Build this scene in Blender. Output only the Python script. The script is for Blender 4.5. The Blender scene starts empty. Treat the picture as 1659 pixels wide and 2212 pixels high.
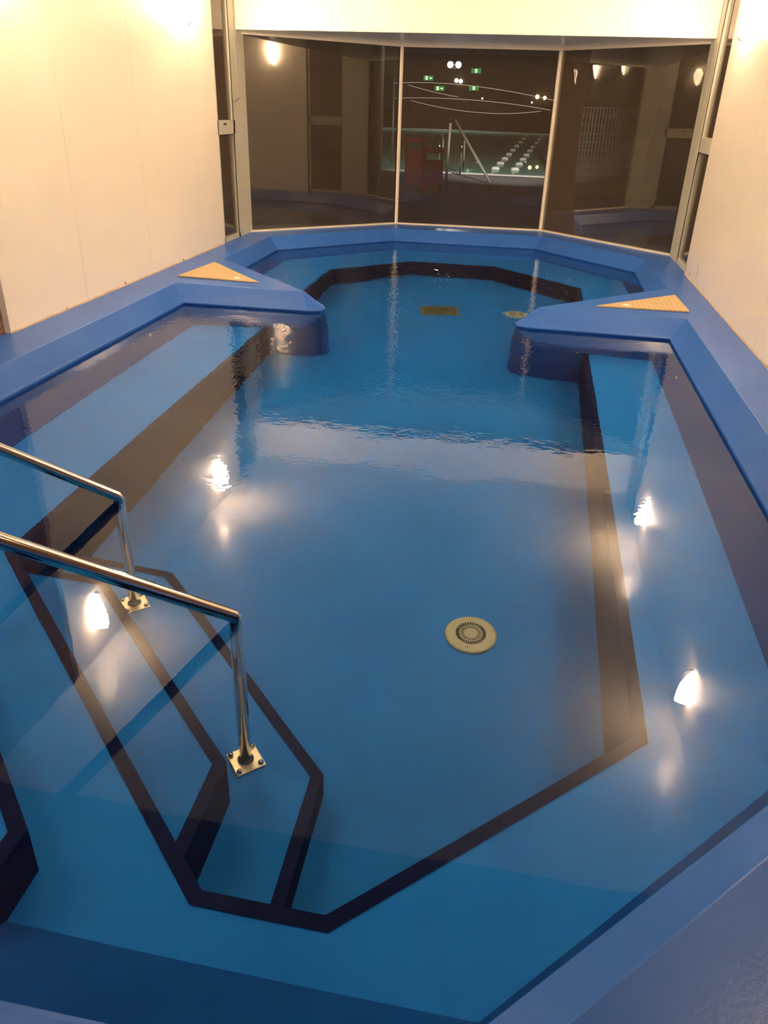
import bpy, bmesh, math, random
from mathutils import Vector, Matrix
random.seed(7)
SC = bpy.context.scene
PI = math.pi

# ------------------------------------------------------------------ camera
cam_d = bpy.data.cameras.new('camera')
cam = bpy.data.objects.new('camera', cam_d)
SC.collection.objects.link(cam)
cam_d.sensor_fit = 'VERTICAL'
cam_d.sensor_height = 36.0
cam_d.lens = 36.0 * 1661.0 / 2212.0
cam_d.clip_start = 0.02
cam_d.clip_end = 300
rt = Vector((0.984, -0.109, 0.144)); upv = Vector((0.178, 0.455, -0.873)); bk = Vector((0.029, 0.884, 0.467))
# rows above: world X, Y, Z axes written in camera axes
Mx = Matrix((rt.normalized(), upv.normalized(), bk.normalized())).to_4x4()
cam.matrix_world = Matrix.Translation((0, 0, 1.6)) @ Mx
SC.camera = cam

# ------------------------------------------------------------------ world, view
w = bpy.data.worlds.new('night'); SC.world = w; w.use_nodes = True
w.node_tree.nodes['Background'].inputs[0].default_value = (0.10, 0.07, 0.06, 1)
w.node_tree.nodes['Background'].inputs[1].default_value = 0.02
SC.view_settings.view_transform = 'Standard'
SC.view_settings.look = 'None'
SC.view_settings.gamma = 1.0
SC.view_settings.exposure = 0.0
SC.view_settings.use_curve_mapping = False
cy = SC.cycles
cy.max_bounces = 9; cy.diffuse_bounces = 4; cy.glossy_bounces = 6
cy.transmission_bounces = 8; cy.transparent_max_bounces = 12
cy.sample_clamp_indirect = 90.0
cy.caustics_refractive = True; cy.caustics_reflective = True
cy.blur_glossy = 0.3
cy.use_denoising = True

LAMP_E = 365.0
LAMP_COL = (1.0, 0.71, 0.45)

# ------------------------------------------------------------------ helpers
def mat(name, col, rough=0.5, metal=0.0, spec=0.5, coat=0.0, coat_rough=0.05, emit=None, es=0.0):
    m = bpy.data.materials.new(name); m.use_nodes = True
    b = m.node_tree.nodes['Principled BSDF']
    b.inputs['Base Color'].default_value = (*col, 1)
    b.inputs['Roughness'].default_value = rough
    b.inputs['Metallic'].default_value = metal
    b.inputs['Specular IOR Level'].default_value = spec
    b.inputs['Coat Weight'].default_value = coat
    b.inputs['Coat Roughness'].default_value = coat_rough
    if emit:
        b.inputs['Emission Color'].default_value = (*emit, 1)
        b.inputs['Emission Strength'].default_value = es
    return m

def nd(m, t, **kw):
    n = m.node_tree.nodes.new(t)
    for k, v in kw.items():
        if k in n.inputs.keys(): n.inputs[k].default_value = v
        else: setattr(n, k, v)
    return n

def lk(m, a, b): m.node_tree.links.new(a, b)

def mottled(name, c1, c2, scale, rough=0.5, bump=0.0, bscale=60, **kw):
    m = mat(name, c1, rough, **kw)
    b = m.node_tree.nodes['Principled BSDF']
    tc = nd(m, 'ShaderNodeTexCoord')
    no = nd(m, 'ShaderNodeTexNoise', Scale=scale, Detail=5.0)
    lk(m, tc.outputs['Object'], no.inputs['Vector'])
    rp = nd(m, 'ShaderNodeValToRGB')
    rp.color_ramp.elements[0].position = 0.3; rp.color_ramp.elements[1].position = 0.7
    rp.color_ramp.elements[0].color = (*c1, 1); rp.color_ramp.elements[1].color = (*c2, 1)
    lk(m, no.outputs['Fac'], rp.inputs['Fac']); lk(m, rp.outputs['Color'], b.inputs['Base Color'])
    if bump:
        n2 = nd(m, 'ShaderNodeTexNoise', Scale=bscale, Detail=3.0)
        lk(m, tc.outputs['Object'], n2.inputs['Vector'])
        bp = nd(m, 'ShaderNodeBump', Strength=bump, Distance=0.002)
        lk(m, n2.outputs['Fac'], bp.inputs['Height']); lk(m, bp.outputs['Normal'], b.inputs['Normal'])
    return m

def tag(o, label=None, cat=None, group=None, kind=None):
    if label: o['label'] = label
    if cat: o['category'] = cat
    if group: o['group'] = group
    if kind: o['kind'] = kind
    return o

def finish(name, bm, m, parent=None, smooth=False, bevel=0.0, seg=2):
    me = bpy.data.meshes.new(name)
    bm.normal_update()
    bmesh.ops.recalc_face_normals(bm, faces=bm.faces)
    bm.to_mesh(me); bm.free()
    if m: me.materials.append(m)
    o = bpy.data.objects.new(name, me); SC.collection.objects.link(o)
    if parent: o.parent = parent
    if smooth:
        for p in me.polygons: p.use_smooth = True
    if bevel:
        md = o.modifiers.new('bevel', 'BEVEL'); md.width = bevel; md.segments = seg; md.limit_method = 'ANGLE'
    return o

def empty(name, loc=(0, 0, 0), rz=0):
    o = bpy.data.objects.new(name, None); SC.collection.objects.link(o)
    o.location = loc; o.rotation_euler = (0, 0, rz); o.empty_display_size = 0.1
    return o

def box(bm, a, b, rz=0.0, c=None):
    """axis box from corner a to corner b, optionally turned about z through c"""
    vs = []
    for z in (a[2], b[2]):
        for x, y in ((a[0], a[1]), (b[0], a[1]), (b[0], b[1]), (a[0], b[1])):
            p = Vector((x, y, z))
            if rz:
                cc = Vector(c); p = Matrix.Rotation(rz, 3, 'Z') @ (p - cc) + cc
            vs.append(bm.verts.new(p))
    for f in ((0, 3, 2, 1), (4, 5, 6, 7), (0, 1, 5, 4), (1, 2, 6, 5), (2, 3, 7, 6), (3, 0, 4, 7)):
        bm.faces.new([vs[i] for i in f])

def bar(bm, p, q, wd, dp=None, z0=None, z1=None):
    """upright slab standing along the plan line p-q: thickness wd centred on it, z0..z1"""
    p = Vector(p[:2]); q = Vector(q[:2]); t = (q - p).normalized(); n = Vector((-t.y, t.x)) * wd / 2
    prism(bm, [p - n, q - n, q + n, p + n], z0, z1)

def prism(bm, pts, z0, z1):
    lo = [bm.verts.new((x, y, z0)) for x, y in pts]; hi = [bm.verts.new((x, y, z1)) for x, y in pts]
    bm.faces.new(lo[::-1]); bm.faces.new(hi)
    k = len(pts)
    for i in range(k):
        bm.faces.new([lo[i], lo[(i + 1) % k], hi[(i + 1) % k], hi[i]])

def strip(bm, a, b, closed=False):
    va = [bm.verts.new(p) for p in a]; vb = [bm.verts.new(p) for p in b]
    k = len(a)
    for i in range(k if closed else k - 1):
        j = (i + 1) % k
        bm.faces.new([va[i], va[j], vb[j], vb[i]])

def fillet(path, radii, n=10):
    """round the inner corners of a 3D path"""
    P = [Vector(p) for p in path]; out = [P[0]]
    for i in range(1, len(P) - 1):
        r = radii[i - 1] if isinstance(radii, (list, tuple)) else radii
        a = (P[i - 1] - P[i]).normalized(); b = (P[i + 1] - P[i]).normalized()
        ang = a.angle(b); dist = r / math.tan(ang / 2)
        s = P[i] + a * dist; e = P[i] + b * dist
        cdir = (a + b).normalized(); c = P[i] + cdir * (r / math.sin(ang / 2))
        u = (s - c); v = (e - c); th = u.angle(v); ax = u.cross(v).normalized()
        for k in range(n + 1):
            out.append(c + Matrix.Rotation(th * k / n, 3, ax) @ u)
    out.append(P[-1])
    return out

def tube(bm, path, r, seg=24, cap=True):
    P = [Vector(p) for p in path]
    t0 = (P[1] - P[0]).normalized()
    up = Vector((0, 0, 1)) if abs(t0.z) < 0.9 else Vector((1, 0, 0))
    n = t0.cross(up).normalized(); rings = []
    for i, p in enumerate(P):
        t = (P[min(i + 1, len(P) - 1)] - P[max(i - 1, 0)]).normalized()
        n = (n - t * n.dot(t)).normalized(); b = t.cross(n)
        rr = r[i] if isinstance(r, (list, tuple)) else r
        rings.append([bm.verts.new(p + (n * math.cos(2 * PI * k / seg) + b * math.sin(2 * PI * k / seg)) * rr) for k in range(seg)])
    for a, b in zip(rings, rings[1:]):
        for k in range(seg):
            bm.faces.new([a[k], a[(k + 1) % seg], b[(k + 1) % seg], b[k]])
    if cap:
        bm.faces.new(rings[0][::-1]); bm.faces.new(rings[-1])

def lathe(bm, prof, seg=48, c=(0, 0, 0)):
    c = Vector(c); rings = []
    for r, z in prof:
        if r < 1e-6: rings.append([bm.verts.new(c + Vector((0, 0, z)))])
        else: rings.append([bm.verts.new(c + Vector((r * math.cos(2 * PI * k / seg), r * math.sin(2 * PI * k / seg), z))) for k in range(seg)])
    for a, b in zip(rings, rings[1:]):
        for k in range(seg):
            j = (k + 1) % seg
            if len(a) == 1 and len(b) == 1: continue
            if len(a) == 1: bm.faces.new([a[0], b[j], b[k]])
            elif len(b) == 1: bm.faces.new([a[k], a[j], b[0]])
            else: bm.faces.new([a[k], a[j], b[j], b[k]])

def copy_tree(o, parent=None):
    c = o.copy(); SC.collection.objects.link(c)
    if parent: c.parent = parent
    for ch in list(o.children): copy_tree(ch, c)
    return c

# ------------------------------------------------------------------ materials
M = {}
M['wall'] = mottled('cream_wall_panel', (0.87, 0.80, 0.67), (0.90, 0.83, 0.70), 1.2, 0.45, coat=0.35, coat_rough=0.10)
M['ceiling'] = mat('gloss_ceiling', (0.86, 0.83, 0.77), 0.4, coat=0.5, coat_rough=0.03)
M['alu'] = mat('beige_frame', (0.56, 0.55, 0.44), 0.38)
M['alu_thin'] = mat('pale_bead', (0.72, 0.66, 0.54), 0.4)
M['seal'] = mat('dark_seal', (0.03, 0.025, 0.02), 0.5)
M['coping'] = mottled('blue_gelcoat', (0.024, 0.108, 0.42), (0.034, 0.125, 0.46), 2.5, 0.33, bump=0.25, bscale=90, spec=0.28)
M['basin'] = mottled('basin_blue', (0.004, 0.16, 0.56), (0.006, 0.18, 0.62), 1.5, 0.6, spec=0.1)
M['bench'] = mottled('lit_bench_blue', (0.006, 0.20, 0.68), (0.008, 0.22, 0.73), 1.5, 0.6, spec=0.1)  # same gelcoat as the floor, brighter lighting put into the colour
M['wallblue'] = mottled('shaded_lining_blue', (0.006, 0.085, 0.34), (0.008, 0.10, 0.38), 1.5, 0.6, spec=0.1)  # shade on the upright walls put into the darker blue
M['navy'] = mat('navy_nosing', (0.003, 0.010, 0.055), 0.6, spec=0.05)
M['steel'] = mat('polished_steel', (0.72, 0.70, 0.66), 0.07, metal=1.0)
M['brass'] = mat('warm_plate', (0.82, 0.76, 0.52), 0.28, metal=0.6)
M['plastic'] = mat('cream_plastic', (0.42, 0.46, 0.31), 0.5)
M['grate'] = mat('olive_grate', (0.16, 0.17, 0.06), 0.6)
M['slot'] = mat('slot_dark', (0.01, 0.01, 0.012), 0.8)
M['grout'] = mat('old_sealant', (0.42, 0.30, 0.19), 0.8)
M['dirt'] = mat('chipped_render', (0.36, 0.25, 0.17), 0.9)
M['bracket'] = mat('lamp_bracket', (0.35, 0.27, 0.2), 0.35, metal=0.7)
M['lamp'] = mat('lamp_glass', (0.9, 0.88, 0.84), 0.3, emit=LAMP_COL, es=LAMP_E)
M['outdoor'] = mottled('wet_dark_ground', (0.030, 0.030, 0.030), (0.045, 0.045, 0.042), 0.8, 0.85)
M['red'] = mat('red_plastic', (0.55, 0.02, 0.015), 0.5)
M['black'] = mat('matt_black', (0.012, 0.012, 0.012), 0.6)
M['white'] = mat('white_paint', (0.8, 0.8, 0.78), 0.5)
M['green_sign'] = mat('exit_green', (0.02, 0.25, 0.08), 0.5, emit=(0.05, 0.55, 0.15), es=0.45)
M['sign_white'] = mat('exit_white', (0.8, 0.9, 0.8), 0.5, emit=(0.75, 1.0, 0.7), es=1.6)
M['wire'] = mat('grey_wire', (.16, .15, .14), .6)
M['prop'] = mat('dull_prop', (.045, .04, .035), .6)
M['float'] = mat('float_grey', (.30, .32, .31), .6)
M['galv'] = mat('galvanised', (0.45, 0.45, 0.43), 0.4, metal=0.7)

# diagonal weave on the beige lids
m = mat('beige_lid', (0.70, 0.56, 0.32), 0.55); M['lid'] = m
tc = nd(m, 'ShaderNodeTexCoord'); ck = nd(m, 'ShaderNodeTexChecker', Scale=34.0)
mp = nd(m, 'ShaderNodeMapping'); mp.inputs['Rotation'].default_value = (0, 0, PI / 4)
lk(m, tc.outputs['Object'], mp.inputs['Vector']); lk(m, mp.outputs['Vector'], ck.inputs['Vector'])
ck.inputs['Color1'].default_value = (0.46, 0.335, 0.17, 1); ck.inputs['Color2'].default_value = (0.38, 0.27, 0.135, 1)
lk(m, ck.outputs['Color'], m.node_tree.nodes['Principled BSDF'].inputs['Base Color'])
bp = nd(m, 'ShaderNodeBump', Strength=0.5, Distance=0.003)
lk(m, ck.outputs['Fac'], bp.inputs['Height']); lk(m, bp.outputs['Normal'], m.node_tree.nodes['Principled BSDF'].inputs['Normal'])

# brick
m = mat('dark_brick', (0.2, 0.1, 0.07), 0.8); M['brick'] = m
tc = nd(m, 'ShaderNodeTexCoord'); mp = nd(m, 'ShaderNodeMapping'); mp.inputs['Rotation'].default_value = (PI / 2, 0, PI / 2)
br = nd(m, 'ShaderNodeTexBrick', Scale=4.4); br.inputs['Mortar Size'].default_value = 0.012
br.inputs['Color1'].default_value = (0.15, 0.075, 0.05, 1); br.inputs['Color2'].default_value = (0.22, 0.115, 0.08, 1); br.inputs['Mortar'].default_value = (0.36, 0.25, 0.18, 1)
sx = nd(m, 'ShaderNodeSeparateXYZ'); cx = nd(m, 'ShaderNodeCombineXYZ')
lk(m, tc.outputs['Object'], sx.inputs[0]); lk(m, sx.outputs['Y'], cx.inputs['X']); lk(m, sx.outputs['Z'], cx.inputs['Y'])
lk(m, cx.outputs[0], br.inputs['Vector']); lk(m, br.outputs['Color'], m.node_tree.nodes['Principled BSDF'].inputs['Base Color'])

# glazing: clear pane with Fresnel mirror
def glazing(name, tint=(0.86, 0.84, 0.80), diffuse_veil=0.0, fcol=(.80, .62, .48, 1)):
    m = bpy.data.materials.new(name); m.use_nodes = True; nt = m.node_tree; nt.nodes.clear()
    out = nd(m, 'ShaderNodeOutputMaterial'); mix = nd(m, 'ShaderNodeMixShader')
    fr = nd(m, 'ShaderNodeFresnel', IOR=1.5); tr = nd(m, 'ShaderNodeBsdfTransparent'); gl = nd(m, 'ShaderNodeBsdfGlossy')
    tr.inputs[0].default_value = (*tint, 1); gl.inputs['Roughness'].default_value = 0.0
    gl.inputs['Color'].default_value = (1, 1, 1, 1)
    lk(m, fr.outputs[0], mix.inputs[0]); lk(m, tr.outputs[0], mix.inputs[1]); lk(m, gl.outputs[0], mix.inputs[2])
    if diffuse_veil:
        df = nd(m, 'ShaderNodeBsdfDiffuse'); df.inputs['Color'].default_value = fcol
        m2 = nd(m, 'ShaderNodeMixShader'); m2.inputs[0].default_value = diffuse_veil
        lk(m, mix.outputs[0], m2.inputs[1]); lk(m, df.outputs[0], m2.inputs[2]); lk(m, m2.outputs[0], out.inputs[0])
    else: lk(m, mix.outputs[0], out.inputs[0])
    return m
M['glass'] = glazing('window_glass', diffuse_veil=.032)  # lens haze put into the panes as a thin warm diffuse share

# water
def water_mat(name, ior=1.333, calm=0.10, lively=0.55):
    m = bpy.data.materials.new(name); m.use_nodes = True; nt = m.node_tree; nt.nodes.clear()
    out = nd(m, 'ShaderNodeOutputMaterial'); g = nd(m, 'ShaderNodeBsdfGlass', IOR=ior)
    g.inputs['Roughness'].default_value = 0.0
    tc = nd(m, 'ShaderNodeTexCoord')
    n1 = nd(m, 'ShaderNodeTexNoise', Scale=2.2, Detail=1.0)
    n2 = nd(m, 'ShaderNodeTexNoise', Scale=11.0, Detail=2.0)
    n3 = nd(m, 'ShaderNodeTexNoise', Scale=34.0, Detail=1.0)
    for n in (n1, n2, n3): lk(m, tc.outputs['Object'], n.inputs['Vector'])
    # livelier ripples around the inlet in the far alcove
    dist = nd(m, 'ShaderNodeVectorMath', operation='DISTANCE'); dist.inputs[1].default_value = (-2.4, 7.9, 0)
    lk(m, tc.outputs['Object'], dist.inputs[0])
    mr = nd(m, 'ShaderNodeMapRange'); mr.inputs['From Min'].default_value = 0.4; mr.inputs['From Max'].default_value = 6.5
    mr.inputs['To Min'].default_value = 1.5; mr.inputs['To Max'].default_value = 0.14
    lk(m, dist.outputs['Value'], mr.inputs['Value'])
    s1 = nd(m, 'ShaderNodeMath', operation='MULTIPLY'); s1.inputs[1].default_value = 0.0022
    s2 = nd(m, 'ShaderNodeMath', operation='MULTIPLY'); s2.inputs[1].default_value = 0.0020
    s3 = nd(m, 'ShaderNodeMath', operation='MULTIPLY'); ad = nd(m, 'ShaderNodeMath', operation='ADD')
    s4 = nd(m, 'ShaderNodeMath', operation='MULTIPLY'); s4.inputs[1].default_value = 0.0009
    a2 = nd(m, 'ShaderNodeMath', operation='ADD')
    lk(m, n3.outputs['Fac'], s4.inputs[0]); lk(m, s2.outputs[0], a2.inputs[0]); lk(m, s4.outputs[0], a2.inputs[1])
    lk(m, n1.outputs['Fac'], s1.inputs[0]); lk(m, n2.outputs['Fac'], s2.inputs[0])
    lk(m, a2.outputs[0], s3.inputs[0]); pw = nd(m, 'ShaderNodeMath', operation='POWER'); pw.inputs[1].default_value = 2.0; lk(m, mr.outputs[0], pw.inputs[0]); lk(m, pw.outputs[0], s3.inputs[1])
    lk(m, s1.outputs[0], ad.inputs[0]); lk(m, s3.outputs[0], ad.inputs[1])
    bp = nd(m, 'ShaderNodeBump', Strength=1.0, Distance=1.0)
    lk(m, ad.outputs[0], bp.inputs['Height']); lk(m, bp.outputs['Normal'], g.inputs['Normal'])
    lk(m, g.outputs[0], out.inputs[0])
    return m
M['water'] = water_mat('pool_water')

# ------------------------------------------------------------------ plan
DZ = 0.15           # deck height over the water
CEIL = 2.85
XL, XR = -3.40, 1.65
ZB, Z1, Z3, Z4, ZF = -0.50, -0.25, -0.77, -1.06, -1.22
BAY = [(-3.47, 9.72), (-1.83, 11.25), (0.17, 11.33), (1.69, 9.80)]
# inner edge of the deck (top of the slope) and waterline, point by point, anticlockwise
T = [(-1.20, .58), (-.04, .58), (1.34, 1.96), (1.34, 6.58), (.24, 6.58), (.17, 6.60), (.16, 6.62), (.20, 6.66),
     (1.36, 7.80), (1.37, 9.46), (.20, 10.79), (-1.81, 10.79), (-3.09, 9.46), (-3.07, 7.86),
     (-1.90, 6.65), (-1.86, 6.61), (-1.87, 6.59), (-1.94, 6.59), (-3.04, 6.60), (-3.04, 2.45)]
B = [(-1.14, .74), (-.05, .74), (1.22, 2.01), (1.22, 6.43), (.10, 6.45), (0.01, 6.49), (-.01, 6.57), (.03, 6.65),
     (1.24, 7.86), (1.25, 9.38), (.12, 10.66), (-1.75, 10.66), (-2.98, 9.40), (-2.96, 8.00),
     (-1.73, 6.70), (-1.68, 6.60), (-1.70, 6.51), (-1.80, 6.47), (-2.92, 6.45), (-2.92, 2.52)]

# ------------------------------------------------------------------ room shell
def structure(name, bm, m, **kw):
    o = finish(name, bm, m, **kw); o['kind'] = 'structure'; return o

def wall_panels(name, x0, x1, ys, z0, z1):
    bm = bmesh.new()
    g = 0.0015
    for a, b in zip(ys, ys[1:]): box(bm, (x0, a + g, z0), (x1, b - g, z1))
    return structure(name, bm, M['wall'])
wall_panels('wall_left', XL - 0.14, XL, [4.69, 5.72, 6.90, 8.10, 8.78], DZ, CEIL)
wall_panels('wall_right', XR, XR + 0.14, [3.30, 4.50, 5.70, 7.02, 8.66], DZ, CEIL)
bm = bmesh.new(); box(bm, (XL - 0.30, -3.2, DZ - .02), (XL - 0.045, 4.69, CEIL)); structure('wall_left_brick', bm, M['brick'])
bm = bmesh.new(); box(bm, (XR + 0.045, -3.2, DZ - .02), (XR + 0.32, 3.30, CEIL)); structure('wall_right_brick', bm, M['brick'])
bm = bmesh.new(); box(bm, (XL - 0.30, -3.4, DZ - .02), (XR + 0.32, -3.2, CEIL)); structure('wall_back', bm, M['brick'])
bm = bmesh.new(); box(bm, (XL - 0.30, 3.5, CEIL), (XR + 0.32, 9.70, CEIL + .1)); structure('ceiling', bm, M['ceiling'])
bm = bmesh.new(); box(bm, (XL - 0.30, -3.4, CEIL), (XR + 0.32, 3.5, CEIL + .1)); structure('ceiling_entry', bm, mat('dark_ceiling', (.06, .04, .03), .7))  # near stretch of the ceiling, darker than the rest
# bulkhead over the bay and the bay's soffit
bm = bmesh.new(); box(bm, (XL - 0.16, 9.55, 2.30), (XR + 0.16, 9.70, CEIL)); structure('wall_bulkhead', bm, M['wall'])
bm = bmesh.new(); prism(bm, [(XL - .16, 9.70), (XR + .16, 9.70), (1.80, 9.78), (.22, 11.42), (-1.88, 11.34), (-3.60, 9.76)], 2.30, 2.42)
structure('ceiling_bay', bm, M['wall'])
# sealant bead and chips at the foot of the walls
def bead(name, x, y0, y1, sgn):
    bm = bmesh.new(); n = 90; prev = None
    for i in range(n + 1):
        y = y0 + (y1 - y0) * i / n; hgt = 0.006 + 0.006 * random.random(); d = 0.005 + 0.007 * random.random()
        ring = [bm.verts.new((x, y, DZ)), bm.verts.new((x + sgn * d, y, DZ)), bm.verts.new((x, y, DZ + hgt))]
        if prev:
            for k in range(3): bm.faces.new([prev[k], prev[(k + 1) % 3], ring[(k + 1) % 3], ring[k]])
        prev = ring
    return structure(name, bm, M['grout'])
bead('trim_1', XL, 4.70, 8.77, 1); bead('trim_2', XR, 3.31, 8.65, -1)
def chips(name, x, spots, sgn):
    bm = bmesh.new()
    for y, z, wy, hz in spots:
        k = 7; c = bm.verts.new((x + sgn * .002, y, z))
        vs = [bm.verts.new((x + sgn * .0015, y + wy * math.cos(2 * PI * i / k) * random.uniform(.5, 1), z + hz * math.sin(2 * PI * i / k) * random.uniform(.6, 1))) for i in range(k)]
        for i in range(k): bm.faces.new([c, vs[i], vs[(i + 1) % k]])
    return structure(name, bm, M['dirt'])
chips('trim_3', XR, [(8.05, .27, .012, .11), (8.4, .19, .02, .03), (5.02, .165, .05, .03), (7.6, .2, .008, .02), (5.3, .16, .02, .012), (8.62, .2, .01, .05)], -1)
chips('trim_4', XL, [(6.35, .165, .03, .02), (7.6, .165, .03, .015), (5.4, .16, .02, .01)], 1)
# hairline crack low on the right wall
bm = bmesh.new(); tube(bm, [(XR, 5.2, .17), (XR, 5.19, .3), (XR, 5.17, .42)], .0018, 6); structure('trim_5', bm, M['dirt'])

# ---- windows
def window(name, parts_label=None):
    e = empty(name); e['kind'] = 'structure'; return e
def dirn(p, q):
    t = (Vector(q) - Vector(p)).normalized(); return t, Vector((t.y, -t.x))
ZT = 2.30
for i in range(3):
    p, q = Vector(BAY[i]), Vector(BAY[i + 1]); t, n = dirn(p, q)      # n points into the room
    W = window('window_%d' % (i + 1))
    bm = bmesh.new(); bar(bm, p, q, .05, z0=DZ - .01, z1=DZ + .018); bar(bm, p, q, .05, z0=ZT - .03, z1=ZT)
    finish('window_frame', bm, M['alu_thin'], W)
    a, b = p.copy(), q.copy()
    if i == 0: a = a - n * .022
    if i == 2: b = b - n * .03
    bm = bmesh.new(); bar(bm, a, b, .006, z0=DZ + .01, z1=ZT - .01); finish('pane', bm, M['glass'], W)
    bm = bmesh.new(); s = p + t * .022 ; bar(bm, s, s + t * .006, .03, z0=DZ + .018, z1=ZT - .03)
    s = q - t * .03; bar(bm, s, s + t * .006, .03, z0=DZ + .018, z1=ZT - .03); finish('seal', bm, M['seal'], W)
for i, (x, y) in enumerate(BAY[1:3]):
    bm = bmesh.new()
    r = .032
    prism(bm, [(x + r * math.cos(PI / 8 + k * PI / 4), y + r * math.sin(PI / 8 + k * PI / 4)) for k in range(8)], DZ - .01, ZT)
    structure('trim_%d' % (6 + i), bm, M['alu_thin'])
# corner posts where the bay meets the side windows
for k, (x0, x1) in enumerate(((-3.56, -3.42), (1.66, 1.80))):
    bm = bmesh.new(); box(bm, (x0, 9.34, DZ - .01), (x1, 9.50, CEIL)); box(bm, (x0 + (.02 if k == 0 else 0), 9.50, DZ - .01), (x1 - (0 if k == 0 else .02), 9.80, ZT))
    structure('trim_%d' % (8 + k), bm, M['alu'], bevel=.006)
# slim side windows, two lights each with a transom
for k, (x, y0, y1) in enumerate(((XL - .045, 8.80, 9.35), (XR + .045, 8.68, 9.35))):
    W = window('window_%d' % (4 + k)); s = 1 if k == 0 else -1
    bm = bmesh.new()
    box(bm, (x - .03, y0, DZ - .01), (x + .03, y0 + .04, CEIL)); box(bm, (x - .03, y1 - .045, DZ - .01), (x + .03, y1, CEIL))
    box(bm, (x - .03, y0, DZ - .01), (x + .03, y1, DZ + .05)); box(bm, (x - .03, y0, 1.27), (x + .03, y1, 1.41)); box(bm, (x - .03, y0, CEIL - .06), (x + .03, y1, CEIL))
    finish('window_frame', bm, M['alu'], W)
    for z0, z1 in ((DZ + .05, 1.27), (1.41, CEIL - .06)):
        bm = bmesh.new(); box(bm, (x - .003, y0 + .04, z0), (x + .003, y1 - .045, z1)); finish('pane', bm, M['glass'], W)
        bm = bmesh.new(); xx = x + s * .032
        box(bm, (xx - .004, y1 - .053, z0), (xx + .004, y1 - .045, z1)); box(bm, (xx - .004, y0 + .04, z1 - .006), (xx + .004, y1 - .045, z1))
        finish('seal', bm, M['seal'], W)
    if k == 0:
        bm = bmesh.new(); xx = x + .03
        tube(bm, fillet([(xx, y1 - .03, 1.60), (xx + .03, y1 - .03, 1.60), (xx + .05, y1 + .07, 1.63)], .012, 4), .006, 10)
        finish('window_latch', bm, M['bracket'], W)
        bm = bmesh.new(); box(bm, (xx, y0 + .2, 1.365), (xx + .012, y0 + .26, 1.38)); finish('window_catch', bm, M['slot'], W)

# ------------------------------------------------------------------ the pool
pool = empty('hydrotherapy_pool', (-.85, 5.5, ZF))
tag(pool, 'blue moulded spa pool with sloped coping, two pointed spurs and submerged benches', 'pool')
def pobj(name, bm, m, par=None, label=None, **kw):
    o = finish(name, bm, m, None, **kw)
    p = par or pool
    o.parent = p
    o.matrix_parent_inverse = Matrix.Translation(-Vector(pool.location)) if p is pool else Matrix.Identity(4)
    if label: o['label'] = label
    return o
# coping: flat deck from the walls to T, then slope to B with a rounded lip
outer = [(-3.44, -3.19), (1.69, -3.19), (1.69, 3.30), (1.65, 6.58), (1.65, 6.9), (1.65, 7.0), (1.65, 7.1), (1.65, 7.3), (1.65, 7.8), (1.80, 9.70),
         (.22, 11.40), (-1.88, 11.32), (-3.60, 9.72), (-3.40, 7.86), (-3.40, 7.3), (-3.40, 7.0), (-3.40, 6.9), (-3.40, 6.7), (-3.40, 6.60), (-3.44, 4.69)]
bm = bmesh.new()
n = len(T)
def ringv(pts, z): return [bm.verts.new((x, y, z)) for x, y in pts]
def lerp(a, b, f): return [(p[0] + (q[0] - p[0]) * f, p[1] + (q[1] - p[1]) * f) for p, q in zip(a, b)]
rings = [ringv(outer, DZ - .12), ringv(outer, DZ), ringv(T, DZ), ringv(lerp(T, B, .96), .032), ringv(lerp(T, B, 1.06), .022), ringv(lerp(T, B, 1.08), .012), ringv(lerp(T, B, 1.02), .0), ringv(B, -.03)]
for a, b in zip(rings, rings[1:]):
    for i in range(n):
        bm.faces.new([a[i], a[(i + 1) % n], b[(i + 1) % n], b[i]])
cop = pobj('coping', bm, M['coping'], bevel=.012, seg=3)
cop.modifiers['bevel'].angle_limit = math.radians(18)

# basin walls: main tank tapers in towards the bench, spurs and alcove go straight down
def inset(i, d):
    p = Vector(B[i]); a = Vector(B[i - 1]); b = Vector(B[(i + 1) % n])
    t1 = (p - a).normalized(); t2 = (b - p).normalized(); n1 = Vector((-t1.y, t1.x)); n2 = Vector((-t2.y, t2.x))
    m_ = (n1 + n2); m_ = m_ / max(m_.dot(n1), .3)
    return p + m_ * d
taper = [.13, .13, .13, .13] + [.03] * 4 + [.10, .12, .12, .12, .12, .10] + [.03] * 4 + [.15, .15]
mid = [inset(i, taper[i]) for i in range(n)]
mid[0] = Vector((-1.32, 1.10)); mid[1] = Vector((.09, 1.10)); mid[2] = Vector((1.09, 2.10))
bm = bmesh.new()
r0 = [bm.verts.new((x, y, -.02)) for x, y in B]; r1 = [bm.verts.new((p.x, p.y, ZB)) for p in mid]; r2 = [bm.verts.new((p.x, p.y, ZF)) for p in mid]
for a, b in ((r0, r1), (r1, r2)):
    for i in range(n): bm.faces.new([a[i], a[(i + 1) % n], b[(i + 1) % n], b[i]])
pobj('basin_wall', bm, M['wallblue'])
bm = bmesh.new(); prism(bm, [(-3.1, .8), (1.4, .8), (1.4, 10.9), (-3.1, 10.9)], ZF - .05, ZF); pobj('basin_floor', bm, M['basin'])

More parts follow.
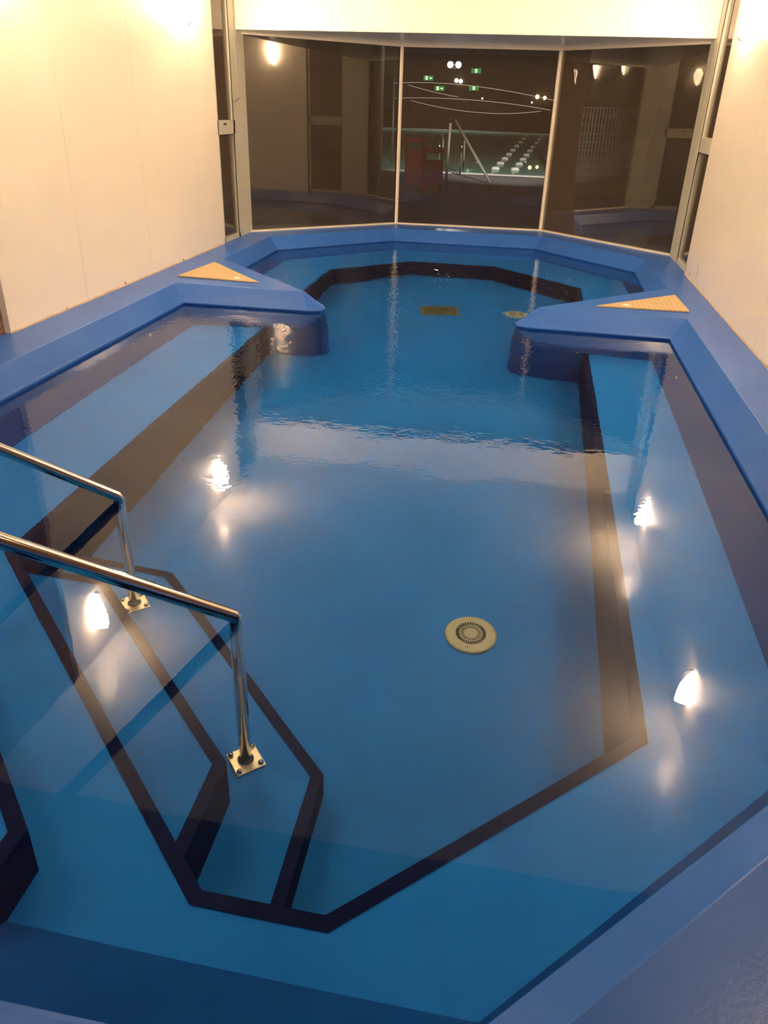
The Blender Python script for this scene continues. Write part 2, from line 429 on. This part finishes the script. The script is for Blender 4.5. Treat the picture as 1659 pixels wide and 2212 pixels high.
NAV = .04
def off_path(path, d):
    P = [Vector(p) for p in path]; out = []
    for i, p in enumerate(P):
        ds = []
        if i > 0: ds.append((P[i] - P[i - 1]).normalized())
        if i < len(P) - 1: ds.append((P[i + 1] - P[i]).normalized())
        ns = [Vector((-t.y, t.x)) for t in ds]
        if len(ns) == 1: out.append(p + ns[0] * d)
        else:
            m_ = ns[0] + ns[1]; m_ = m_ / m_.dot(ns[0]); out.append(p + m_ * d)
    return [tuple(p) for p in out]
def tread(name, edge, back, z, zlow, m, nosing=True, side=-1):
    """step or bench: edge path (open), back path closing the polygon; body from z down to zlow"""
    bm = bmesh.new(); prism(bm, list(edge) + list(back), zlow, z)
    o = pobj(name, bm, m)
    bm = bmesh.new()
    inn = off_path(edge, NAV * -side); front = off_path(edge, .006 * side)
    e0 = [(x, y, z + .004) for x, y in inn]; e1 = [(x, y, z + .004) for x, y in front]; e2 = [(x, y, zlow + .002) for x, y in front]
    strip(bm, e0, e1); strip(bm, e1, e2)
    bmesh.ops.remove_doubles(bm, verts=bm.verts, dist=1e-5)
    nz = finish('nosing', bm, M['navy'], o); nz['label'] = 'navy painted nosing and riser'
    return o
# bench of the main tank: edge runs right spur -> near side -> left spur (pool interior on the right of travel, side=-1)
edge = [(.555, 6.50), (.555, 2.11), (-.335, 1.285), (-.69, 1.285), (-2.13, 2.66), (-2.13, 6.55)]
back = [(-2.95, 6.55), (-2.95, 2.3), (-1.4, .85), (.1, .85), (1.25, 2.0), (1.25, 6.50)]
tread('bench', edge, back, ZB, ZF, M['bench'])
# bench of the far alcove
edge = [(-2.18, 6.9), (-2.18, 8.95), (-1.36, 9.76), (-.36, 9.76), (.60, 8.83), (.60, 7.1)]
back = [(1.26, 7.6), (1.26, 9.4), (.12, 10.67), (-1.75, 10.67), (-3.0, 9.4), (-3.0, 7.7)]
bo = tread('bench', edge, back, ZB, ZF, M['bench'])
# entry steps cut across the near left corner
tread('step', [(-1.16, .92), (-1.16, 1.25), (-2.12, 2.19), (-2.70, 2.19)], [(-2.95, 2.45), (-1.50, .92)], Z1, ZB - .01, M['bench'])
tread('step', [(-.855, 1.40), (-.855, 1.88), (-1.76, 2.75), (-2.15, 2.75)], [(-2.20, 2.62), (-.90, 1.38)], Z3, ZF, M['basin'])
tread('step', [(-.55, 1.27), (-.55, 2.07), (-1.60, 3.09), (-2.15, 3.11)], [(-2.20, 2.60), (-.70, 1.26)], Z4, ZF, M['basin'])
# return-flow fittings on the side walls
def fitting(x, y, z, sgn):
    bm = bmesh.new(); lathe(bm, [(.011, .004), (.012, .010), (.026, .008), (.030, 0)], 24)
    bmesh.ops.transform(bm, matrix=Matrix.Translation((x, y, z)) @ Matrix.Rotation(sgn * PI / 2, 4, 'Y'), verts=bm.verts)
    return pobj('water_inlet', bm, M['plastic'], label='small cream round inlet')
fitting(-2.855, 5.62, -.20, 1); fitting(1.165, 5.62, -.20, -1)

# ---- water
bm = bmesh.new()
wb = [bm.verts.new((x, y, 0)) for x, y in lerp(T, B, .98)]
f = bm.faces.new(wb)
wat = finish('pool_water', bm, M['water'])
tag(wat, 'clear still water filling the blue spa pool, mirroring cream walls', 'water', kind='stuff')

# ------------------------------------------------------------------ lids on the spurs
def lid(pts, hole, label):
    c = Vector((sum(p[0] for p in pts) / 3, sum(p[1] for p in pts) / 3, DZ))
    e = empty('access_cover', c); tag(e, label, 'cover', 'beige access covers on the pool spurs')
    bm = bmesh.new(); prism(bm, [(p[0] - c.x, p[1] - c.y) for p in pts], .001, .014); finish('cover_panel', bm, M['lid'], e, bevel=.003)
    bm = bmesh.new(); lathe(bm, [(0, .015), (.014, .015), (.018, .019), (.030, .018), (.033, .014)], 28, (hole[0] - c.x, hole[1] - c.y, 0))
    finish('finger_hole', bm, M['alu_thin'], e, smooth=True)
lid([(-3.13, 6.84), (-2.34, 6.80), (-3.07, 7.60)], (-2.58, 6.90), 'beige triangular hatch lid on the left spur beside the left wall')
lid([(.64, 6.78), (1.40, 6.80), (1.38, 7.46)], (.89, 6.87), 'beige triangular hatch lid on the right spur beside the right wall')

# ------------------------------------------------------------------ drains
def round_drain(loc, label, r=.125):
    e = empty('floor_drain', loc); tag(e, label, 'drain', 'cream round floor drains')
    bm = bmesh.new()
    lathe(bm, [(r, 0), (r + .002, .006), (r - .005, .013), (r - .012, .014), (r - .016, .010), (r * .66, .018), (r * .64, .016), (0, .020)], 64)
    finish('drain_ring', bm, M['plastic'], e, smooth=True)
    bm = bmesh.new()
    for r0_, r1_, k_, wd in ((.056, .074, 34, .0042), (.034, .050, 34, .0022)):
        for k in range(k_):
            a = 2 * PI * k / k_; c, s = math.cos(a), math.sin(a); zz = .0205
            h0, h1 = wd * r0_ / r1_, wd
            vs = [bm.verts.new((c * rr - s * hh, s * rr + c * hh, zz)) for rr, hh in ((r0_, -h0), (r1_, -h1), (r1_, h1), (r0_, h0))]
            bm.faces.new(vs)
    g = finish('drain_slots', bm, M['slot'], e); g['label'] = 'dark radial slots'
    bm = bmesh.new(); lathe(bm, [(0, .021), (.005, .021), (.006, .016)], 12, (-.01, -.090, 0)); finish('screw', bm, M['plastic'], e)
    return e
round_drain((-.06, 3.09, ZF + .001), 'cream round slotted drain on the floor in the main tank')
round_drain((-.02, 8.26, ZF + .001), 'pale round drain beyond the right spur, near the olive grate')
e = empty('suction_grate', (-.83, 8.18, ZF + .001), .2); tag(e, 'olive rectangular grate on the alcove floor between the two spurs', 'grate')
bm = bmesh.new(); box(bm, (-.20, -.17, 0), (.20, .17, .02)); finish('grate_frame', bm, M['grate'], e, bevel=.006)
bm = bmesh.new()
for k in range(11): box(bm, (-.17 + k * .0325, -.14, .021), (-.155 + k * .0325, .14, .024))
finish('grate_slots', bm, M['slot'], e)

# ------------------------------------------------------------------ handrails
AZ, EL = math.radians(-138), math.radians(36.5)
RD = Vector((math.cos(AZ) * math.cos(EL), math.sin(AZ) * math.cos(EL), math.sin(EL)))
def handrail(bend, zfoot, label):
    e = empty('handrail', (bend[0], bend[1], zfoot)); tag(e, label, 'handrail', 'steel handrails down the steps')
    b = Vector((0, 0, bend[2] - zfoot))
    L = 1.72; top = b + RD * L; hz = Vector((RD.x, RD.y, 0)).normalized()
    t2 = top + hz * .28; ft = Vector((t2.x, t2.y, DZ - zfoot))
    bm = bmesh.new(); tube(bm, fillet([(0, 0, .02), b, top, t2, ft], [.030, .10, .09], 10), .024, 28)
    finish('rail_tube', bm, M['steel'], e, smooth=True)
    rz = math.radians(-48)
    def plate(c, zz):
        bm = bmesh.new(); box(bm, (-.06, -.06, 0), (.06, .06, .008))
        bmesh.ops.transform(bm, matrix=Matrix.Translation((c[0], c[1], zz)) @ Matrix.Rotation(rz, 4, 'Z'), verts=bm.verts)
        p = finish('base_plate', bm, M['brass'], e, bevel=.004); p['label'] = 'shiny square floor plate'
        for sx in (-1, 1):
            for sy in (-1, 1):
                q = Matrix.Rotation(rz, 3, 'Z') @ Vector((sx * .044, sy * .044, 0))
                bm = bmesh.new(); lathe(bm, [(.011, .008), (.0115, .012), (.0105, .019), (.006, .023), (0, .024)], 16, (c[0] + q.x, c[1] + q.y, zz))
                finish('bolt', bm, M['steel'], p, smooth=True)
        bm = bmesh.new(); lathe(bm, [(.033, .008), (.033, .014), (.028, .022), (.0245, .024)], 24, (c[0], c[1], zz)); finish('collar', bm, M['steel'], e, smooth=True)
    plate((0, 0), .001); plate((ft.x, ft.y), DZ - zfoot + .001)
    return e
handrail((-.8545, 2.0735, .018), Z4, 'polished steel handrail nearest the camera, larger of the two on the steps')
handrail((-1.672, 2.825, .018), Z4, 'polished steel handrail further from the camera, nearer the left wall')

# ------------------------------------------------------------------ wall lamps
def sconce_meshes():
    e = empty('wall_sconce')
    # half bowl shade, open at the top, coming to a soft point below
    bm = bmesh.new(); nz, na = 14, 20; rows = []
    for i in range(nz + 1):
        u = i / nz; z = -.17 + .32 * u
        hw = .105 * math.sin(min(1, (u * 1.05 + .02)) * PI / 2) ** .62 * (1 - .62 * max(0, (u - .55) / .45) ** 1.6); dp = .085 * math.sin(min(1, u * 1.1 + .02) * PI / 2) ** .8
        rows.append([bm.verts.new((.012 + dp * math.sin(PI * k / na), -hw * math.cos(PI * k / na), z)) for k in range(na + 1)])
    for a, b in zip(rows, rows[1:]):
        for k in range(na): bm.faces.new([a[k], a[k + 1], b[k + 1], b[k]])
    bm.faces.new(rows[0])
    bm.faces.new(rows[-1][::-1])
    finish('lamp_shade', bm, M['lamp'], e, smooth=True)
    bm = bmesh.new()
    box(bm, (0, -.05, -.12), (.012, .05, .10)); finish('wall_plate', bm, M['bracket'], e, bevel=.003)
    bm = bmesh.new()
    tube(bm, [(.006, 0, -.13), (.020, 0, -.185), (.055, 0, -.180), (.082, 0, -.150)], .007, 10)
    finish('lamp_bracket', bm, M['bracket'], e, smooth=True)
    return e
s0 = sconce_meshes()
spots = [((XL, 8.06, 2.40), 0, 'glowing half bowl wall lamp on the left wall beside the window, visible at top'),
         ((XL, 5.08, 2.42), 0, 'glowing wall lamp on the left wall, the one nearer the brick end, above the frame'),
         ((XR, 8.04, 2.36), PI, 'glowing half bowl wall lamp on the right wall beside the window, visible at top'),
         ((XR, 5.08, 2.36), PI, 'glowing wall lamp on the right wall farther from the windows, seen mirrored in water'),
         ((XL - .045, 2.0, 2.40), 0, 'added glowing wall lamp on the left brick wall above the entry steps, outside the frame'),  # brick-wall pair added out of view to brighten the near end
         ((XR + .045, 2.0, 2.36), PI, 'added glowing wall lamp on the right brick wall near the viewer, outside the frame')]
for i, (loc, rz, lab) in enumerate(spots):
    s = s0 if i == 0 else copy_tree(s0)
    s.location = loc; s.rotation_euler = (0, 0, rz)
    tag(s, lab, 'wall lamp', 'glowing wall lamps along the side walls')

# ------------------------------------------------------------------ outside the glass
bm = bmesh.new()
# paved ground around the lap pool
LP = [(-13.0, 22.2), (.45, 22.2), (.95, 66.0), (-13.0, 66.0)]
def quadring(bm, o_, i_, z):
    a = [bm.verts.new((x, y, z)) for x, y in o_]; b = [bm.verts.new((x, y, z)) for x, y in i_]
    for k in range(4): bm.faces.new([a[k], a[(k + 1) % 4], b[(k + 1) % 4], b[k]])
quadring(bm, [(-40, 11.45), (40, 11.45), (40, 90), (-40, 90)], LP, .10)
for p_ in ([(-40, 5), (-3.75, 5), (-3.65, 9.8), (-1.9, 11.45), (-40, 11.45)], [(40, 5), (2.1, 5), (1.97, 9.72), (.25, 11.45), (40, 11.45)], [(-1.9, 11.45), (-1.85, 11.33), (.22, 11.41), (.25, 11.45)]):
    bm.faces.new([bm.verts.new((x, y, .10)) for x, y in p_])
structure('floor', bm, M['outdoor'])
lap = empty('lap_pool', (-6, 44, -.9)); tag(lap, 'long lap pool with pale green water seen through the centre window', 'pool')
def cobj(name, bm, m, e, **kw):
    o = finish(name, bm, m, None, **kw); o.parent = e; o.matrix_parent_inverse = Matrix.Translation(-Vector(e.location)); return o
bm = bmesh.new(); lo = [(x, y, -1.2) for x, y in LP]; hi = [(x, y, .10) for x, y in LP]; strip(bm, lo, hi, closed=True); bm.faces.new([bm.verts.new(p) for p in lo])
M['lapbasin'] = mottled('lap_basin', (0.30, 0.42, 0.38), (0.36, 0.47, 0.43), .6, .6)
cobj('tank', bm, M['lapbasin'], lap)
bm = bmesh.new()
M['kerb'] = mat('pale_kerb', (.32, .32, .30), .6)
LPo = [(-13.4, 21.8), (.85, 21.8), (1.35, 66.4), (-13.4, 66.4)]
quadring(bm, LPo, LP, .112); strip(bm, [(x, y, .09) for x, y in LPo], [(x, y, .112) for x, y in LPo], closed=True); cobj('kerb', bm, M['kerb'], lap)
bm = bmesh.new()
for x in (-2.6, -5.1, -7.6): box(bm, (x - .13, 23, -1.199), (x + .13, 65, -1.19))
cobj('lane_line', bm, M['black'], lap)
M['lapwater'] = glazing('lap_water', (.75, .88, .84), diffuse_veil=.55, fcol=(.12, .26, .22, 1))
bm = bmesh.new(); bm.faces.new([bm.verts.new((x, y, .04)) for x, y in LP])
o = finish('lap_water', bm, M['lapwater']); tag(o, 'dim green water of the lap pool outside', 'water', kind='stuff')
# floating lane ropes
def lane_rope(x0, x1, lab):
    e = empty('lane_rope', (x0, 23, .06)); tag(e, lab, 'lane rope', 'floating lane ropes in the lap pool')
    bm = bmesh.new(); tube(bm, [(0, -.8, -.01), (x1 - x0, 42, -.01)], .01, 6); finish('cable', bm, M['white'], e)
    pts = [1.6, 4.2, 7.0, 10.2, 14, 18.5, 24, 30, 37]
    for d in pts:
        bm = bmesh.new(); k = .085
        prof = [(0, -k * 1.5), (k * .55, -k * 1.3), (k * .75, -k * .3), (k * .75, k * .3), (k * .55, k * 1.3), (0, k * 1.5)]
        lathe(bm, prof, 12)
        f_ = d / 42
        bmesh.ops.transform(bm, matrix=Matrix.Translation(((x1 - x0) * f_, d + .4, 0)) @ Matrix.Rotation(PI / 2, 4, 'Y'), verts=bm.verts)
        finish('float', bm, M['float'], e, smooth=True)
lane_rope(-1.15, -.75, 'white lane float line in the lap pool, left of the two through the centre window')
lane_rope(-.60, .35, 'white lane float line nearest the right edge of the lap pool')
# dark screen running out from the first mullion
sc = empty('garden_screen', (-3.0, 17, .10)); tag(sc, 'dark boarded screen outside the left window', 'screen')
bm = bmesh.new(); a_, b_ = Vector((-2.32, 12.4)), Vector((-4.75, 26.0)); bar(bm, a_, b_, .03, z0=.15, z1=3.1); bar(bm, (-11, 13.4), a_, .03, z0=.15, z1=3.1); cobj('boards', bm, mottled('screen_board', (.05, .035, .028), (.07, .05, .04), 2, .7), sc)
for f_ in (0, .2, .4, .6, .8, 1):
    p_ = a_.lerp(b_, f_) + Vector((-.06, 0)); bm = bmesh.new(); box(bm, (p_.x - .04, p_.y - .04, .10), (p_.x + .04, p_.y + .04, 3.15)); cobj('screen_post', bm, M['black'], sc)
# ladder rails by the lap pool
def pool_ladder(x, y, lab):
    e = empty('pool_ladder', (x, y, .112)); tag(e, lab, 'pool ladder', 'steel grab rails at the lap pool edge')
    for dx in (-.28, .28):
        bm = bmesh.new(); tube(bm, fillet([(dx, -.55, 0), (dx, -.55, .85), (dx, .15, .85), (dx, .55, .0), (dx, .55, -.5)], [.25, .25, .1], 8), .028, 10)
        finish('grab_rail', bm, M['steel'], e, smooth=True)
    for z in (-.1, -.35):
        bm = bmesh.new(); box(bm, (-.28, .52, z), (.28, .60, z + .03)); finish('rung', bm, M['steel'], e)
pool_ladder(-2.15, 22.0, 'curved steel pool ladder rails right of the red barrier outside')
pool_ladder(-4.6, 22.0, 'curved steel pool ladder rails left of the red barrier outside')
# folding red barrier
rb = empty('folding_barrier', (-2.15, 16.6, .10), .25); tag(rb, 'red folding plastic barrier standing on the wet ground outside the glass', 'barrier')
for k, (x0, x1, hh, sl) in enumerate(((-.40, -.02, .98, .22), (-.02, .38, .80, .10))):
    bm = bmesh.new(); th = .04
    for (a, b, zt) in ((x0, x0 + .06, hh), (x1 - .06, x1, hh)):
        box(bm, (a, -.02 + k * .1, 0), (b, .02 + k * .1, zt))
    box(bm, (x0, -.02 + k * .1, .10), (x1, .02 + k * .1, hh - .22)); box(bm, (x0 + .05, -.02 + k * .1, hh - .10), (x1 - .05, .02 + k * .1, hh))
    finish('barrier_panel', bm, M['red'], rb, bevel=.012)
# diagonal props and thin frames near it
def prop(p, q, r, lab, name='support_pole'):
    bm = bmesh.new(); p = Vector(p); q = Vector(q); tube(bm, [Vector((0, 0, 0)), q - p], r, 12)
    o = finish(name, bm, M['prop'], smooth=True); o.location = p; tag(o, lab, 'pole')
prop((-.95, 19.2, .10), (-2.0, 20.6, 1.35), .035, 'dark slanting pole outside behind the centre window, running down to the right')
prop((-2.0, 19.4, .10), (-1.98, 19.4, 1.30), .03, 'thin upright pole outside just right of the red barrier')
# overhead wires
def wire(pts, lab):
    bm = bmesh.new(); P = [Vector(p) for p in pts]; c = P[0].copy(); out = []
    for i in range(25):
        t_ = i / 24; a, b, d = P; out.append(a * (1 - t_) ** 2 + b * 2 * t_ * (1 - t_) + d * t_ * t_ - c)
    tube(bm, out, .009, 6); o = finish('overhead_wire', bm, M['wire'], smooth=True); o.location = c
    tag(o, lab, 'wire', 'thin sagging wires beyond the centre window')
wire([(-4.1, 24, 2.16), (-2.2, 24, 2.32), (.5, 24, 1.83)], 'topmost thin wire sagging across the centre window view')
wire([(-3.7, 24.1, 2.13), (-2.9, 24.1, 1.95), (-2.3, 24.1, 1.88)], 'short slanting wire near the left of the centre window')
wire([(-4.1, 24.2, 1.80), (-1.9, 24.2, 1.92), (.25, 24.2, 1.63)], 'brightest wire running across the middle of the centre window')
wire([(-3.65, 24.3, 1.76), (-1.7, 24.3, 1.35), (.0, 24.3, 1.60)], 'lowest wire, curving down and up in the centre window')
# poles that carry the wires
for x, lab in ((-4.1, 'dark slim pole carrying the wires, behind the first window mullion'), (.5, 'dark slim pole carrying the wires, behind the second window mullion')):
    bm = bmesh.new(); tube(bm, [(0, 0, 0), (0, 0, 2.2)], .03, 10)
    o = finish('wire_pole', bm, M['black'], smooth=True); o.location = (x, 24.15, .10); tag(o, lab, 'pole')
# far building with its lamps and exit signs
FY = 70.0
bm = bmesh.new(); box(bm, (-45, FY, -.1), (45, FY + .5, 14)); o = finish('far_building', bm, mottled('dark_render', (.022, .016, .013), (.034, .026, .02), .3, .7)); tag(o, 'dark unlit building wall beyond the far end of the lap pool', 'building')
def far(x24, z24, y=FY): k = y / 24.0; return (x24 * k, y, 1.6 + (z24 - 1.6) * k)
def exit_sign(x24, z24, kind, lab):
    X, Y, Z = far(x24, z24, FY - .05); e = empty('exit_sign', (X, Y, Z)); tag(e, lab, 'sign', 'green exit signs on the far building')
    W2, H2 = .38, .17
    bm = bmesh.new(); box(bm, (-W2, -.06, -H2), (W2, .05, H2)); finish('sign_box', bm, M['green_sign'], e)
    bm = bmesh.new()
    def flat(pts):
        v = [bm.verts.new((x, -.064, z)) for x, z in pts]; bm.faces.new(v)
    cx = 0 if kind == 'door' else -.14
    # white doorway with a running figure cut out of it: head, trunk, legs
    flat([(cx - .09, -.13), (cx + .09, -.13), (cx + .09, .13), (cx - .09, .13)])
    finish('sign_symbol', bm, M['sign_white'], e)
    if kind != 'door':
        bm = bmesh.new(); flat([(.05, -.025), (.18, -.025), (.18, -.09), (.30, 0), (.18, .09), (.18, .025), (.05, .025)]); finish('arrow', bm, M['sign_white'], e)
    bm = bmesh.new()
    def fl2(pts):
        v = [bm.verts.new((cx + x, -.068, z)) for x, z in pts]; bm.faces.new(v)
    fl2([(.02 * math.cos(k * PI / 4) + .01, .085 + .02 * math.sin(k * PI / 4)) for k in range(8)])
    fl2([(-.02, -.01), (.02, -.01), (.03, .055), (-.01, .055)]); fl2([(-.02, -.01), (0, -.01), (-.04, -.10), (-.06, -.09)]); fl2([(0, -.01), (.02, -.01), (.05, -.06), (.035, -.10)])
    finish('running_figure', bm, M['green_sign'], e)
exit_sign(-3.13, 2.31, 'arrow', 'green exit sign with an arrow, upper left of the four')
exit_sign(-1.84, 2.51, 'door', 'green exit sign highest of the four, right of the floodlight')
exit_sign(-2.81, 2.07, 'arrow', 'green exit sign with an arrow, lowest on the left')
exit_sign(-1.87, 2.10, 'door', 'green exit sign below the highest one, on the right')
# floodlight pair
X, Y, Z = far(-2.45, 2.64, FY - .3)
fl = empty('floodlight', (X, Y, Z)); tag(fl, 'dazzling twin white floodlight high on the far building', 'floodlight')
M['flood'] = mat('flood_glass', (1, 1, 1), .4, emit=(1, .97, .92), es=60.0)
for dx in (-.30, .34):
    bm = bmesh.new(); box(bm, (dx - .26, 0, -.22), (dx + .26, .28, .22)); finish('lamp_housing', bm, M['black'], fl, bevel=.02)
    bm = bmesh.new(); lathe(bm, [(0, .03), (.17, .02), (.22, 0)], 24); bmesh.ops.transform(bm, matrix=Matrix.Translation((dx, -.005, 0)) @ Matrix.Rotation(PI / 2, 4, 'X'), verts=bm.verts); finish('lamp_glass', bm, M['flood'], fl)
bm = bmesh.new(); box(bm, (-.5, .2, -.04), (.5, .30, .04)); finish('mounting_bar', bm, M['galv'], fl)
M['warm_spot'] = mat('amber_lamp', (1, .8, .5), .4, emit=(1, .62, .25), es=14.0)
M['cool_spot'] = mat('small_lamp', (1, 1, 1), .4, emit=(1, .95, .85), es=9.0)
def small_lamp(x24, z24, m, r, lab):
    X, Y, Z = far(x24, z24, FY - .15); e = empty('bulkhead_lamp', (X, Y, Z)); tag(e, lab, 'lamp', 'small lamps on the far building')
    bm = bmesh.new(); bmesh.ops.create_uvsphere(bm, u_segments=16, v_segments=10, radius=r); finish('lamp_globe', bm, m, e, smooth=True)
    bm = bmesh.new(); box(bm, (-r * .7, .02, -r * .7), (r * .7, .151, r * .7)); finish('lamp_base', bm, M['black'], e)
small_lamp(-2.36, 2.27, M['cool_spot'], .15, 'small white lamp below the floodlight, left of the pair')
small_lamp(-2.24, 2.255, M['cool_spot'], .15, 'small white lamp below the floodlight, right of the pair')
small_lamp(-.14, 1.94, M['warm_spot'], .15, 'amber lamp near the right mullion, left of the amber pair')
small_lamp(.06, 1.92, M['warm_spot'], .13, 'amber lamp nearest the right mullion of the centre window')
small_lamp(-1.62, 1.86, M['cool_spot'], .06, 'tiny white light low in the middle of the centre window')
small_lamp(-.27, 1.80, M['cool_spot'], .06, 'tiny white light below the amber pair')
# hedge in front of the building
M['hedge'] = mottled('hedge_green', (.012, .014, .008), (.03, .032, .02), 3, .9)
bm = bmesh.new()
for k in range(700):
    x = random.uniform(-26, 26); z = random.uniform(0, 1.9 + .5 * math.sin(x)); y = 68.5 + random.uniform(-.5, .5); r = random.uniform(.12, .3)
    a = [bm.verts.new((x + random.uniform(-r, r), y + random.uniform(-r, r), z + random.uniform(-r, r))) for _ in range(3)]
    bm.faces.new(a)
box(bm, (-26, 68.3, 0), (26, 68.9, 1.5))
o = finish('hedge', bm, M['hedge']); tag(o, 'dark hedge along the far end of the lap pool', 'hedge')
# wire mesh fence to the right
fe = empty('mesh_fence', (1.60, 21.4, .10)); tag(fe, 'wire mesh fence panel faintly seen through the right window', 'fence')
bm = bmesh.new()
for k in range(28): xx = -1.05 + k * 2.1 / 27; tube(bm, [(xx, 0, .1), (xx, 0, 1.62)], .003, 5)
for k in range(9): zz = .12 + k * .187; tube(bm, [(-1.05, .006, zz), (1.05, .006, zz)], .003, 5)
finish('mesh_panel', bm, M['prop'], fe)
for xx in (-1.06, -.68, 1.06):
    bm = bmesh.new(); tube(bm, [(xx, 0, 0), (xx, 0, 1.75)], .025, 10); finish('fence_post', bm, M['prop'], fe, smooth=True)
# reflected light on the ground outside the right window, built as a yellow-green slab
bm = bmesh.new(); prism(bm, [(.9, 17.2), (2.9, 16.5), (3.6, 21.2), (1.0, 21.2)], .10, .115)
o = finish('light_patch', bm, mottled('light_patch_green', (.05, .06, .008), (.09, .10, .012), 6, .9)); tag(o, 'dull yellow-green patch of reflected light on the ground outside the right window', 'light_patch', kind='stuff')

# ------------------------------------------------------------------ outdoor light from the floodlight
ld = bpy.data.lights.new('floodlight_beam', 'SPOT'); ld.energy = 2500; ld.spot_size = math.radians(110); ld.shadow_soft_size = .3; ld.color = (1, .95, .88)
lo_ = bpy.data.objects.new('floodlight_beam', ld); SC.collection.objects.link(lo_); lo_.parent = fl
lo_.location = (0, -.4, 0); lo_.rotation_euler = (math.radians(-68), 0, 0)

# unseen floodlight over the bay, added to brighten the lap pool
fe2 = empty('added_floodlight', (.9, 12.1, 3.4)); tag(fe2, 'added unseen floodlight over the window bay outside, brightening the lap pool', 'floodlight')
bm = bmesh.new(); box(bm, (-.14, -.10, -.08), (.14, .02, .10)); finish('lamp_housing', bm, M['black'], fe2, bevel=.01)
bm = bmesh.new(); tube(bm, [(0, -.05, 0), (0, -.35, -.15), (0, -1.0, -.98)], .02, 10); finish('bracket', bm, M['galv'], fe2)
l2 = bpy.data.lights.new('added_beam', 'SPOT'); l2.energy = 22000; l2.spot_size = math.radians(38); l2.spot_blend = .6; l2.shadow_soft_size = .08; l2.color = (1, .95, .85)
o2 = bpy.data.objects.new('added_beam', l2); SC.collection.objects.link(o2); o2.parent = fe2; o2.location = (0, .06, 0)
o2.rotation_euler = (Vector((-3.6, 36, 0)) - Vector((.9, 12.1, 3.4))).to_track_quat('-Z', 'Y').to_euler()
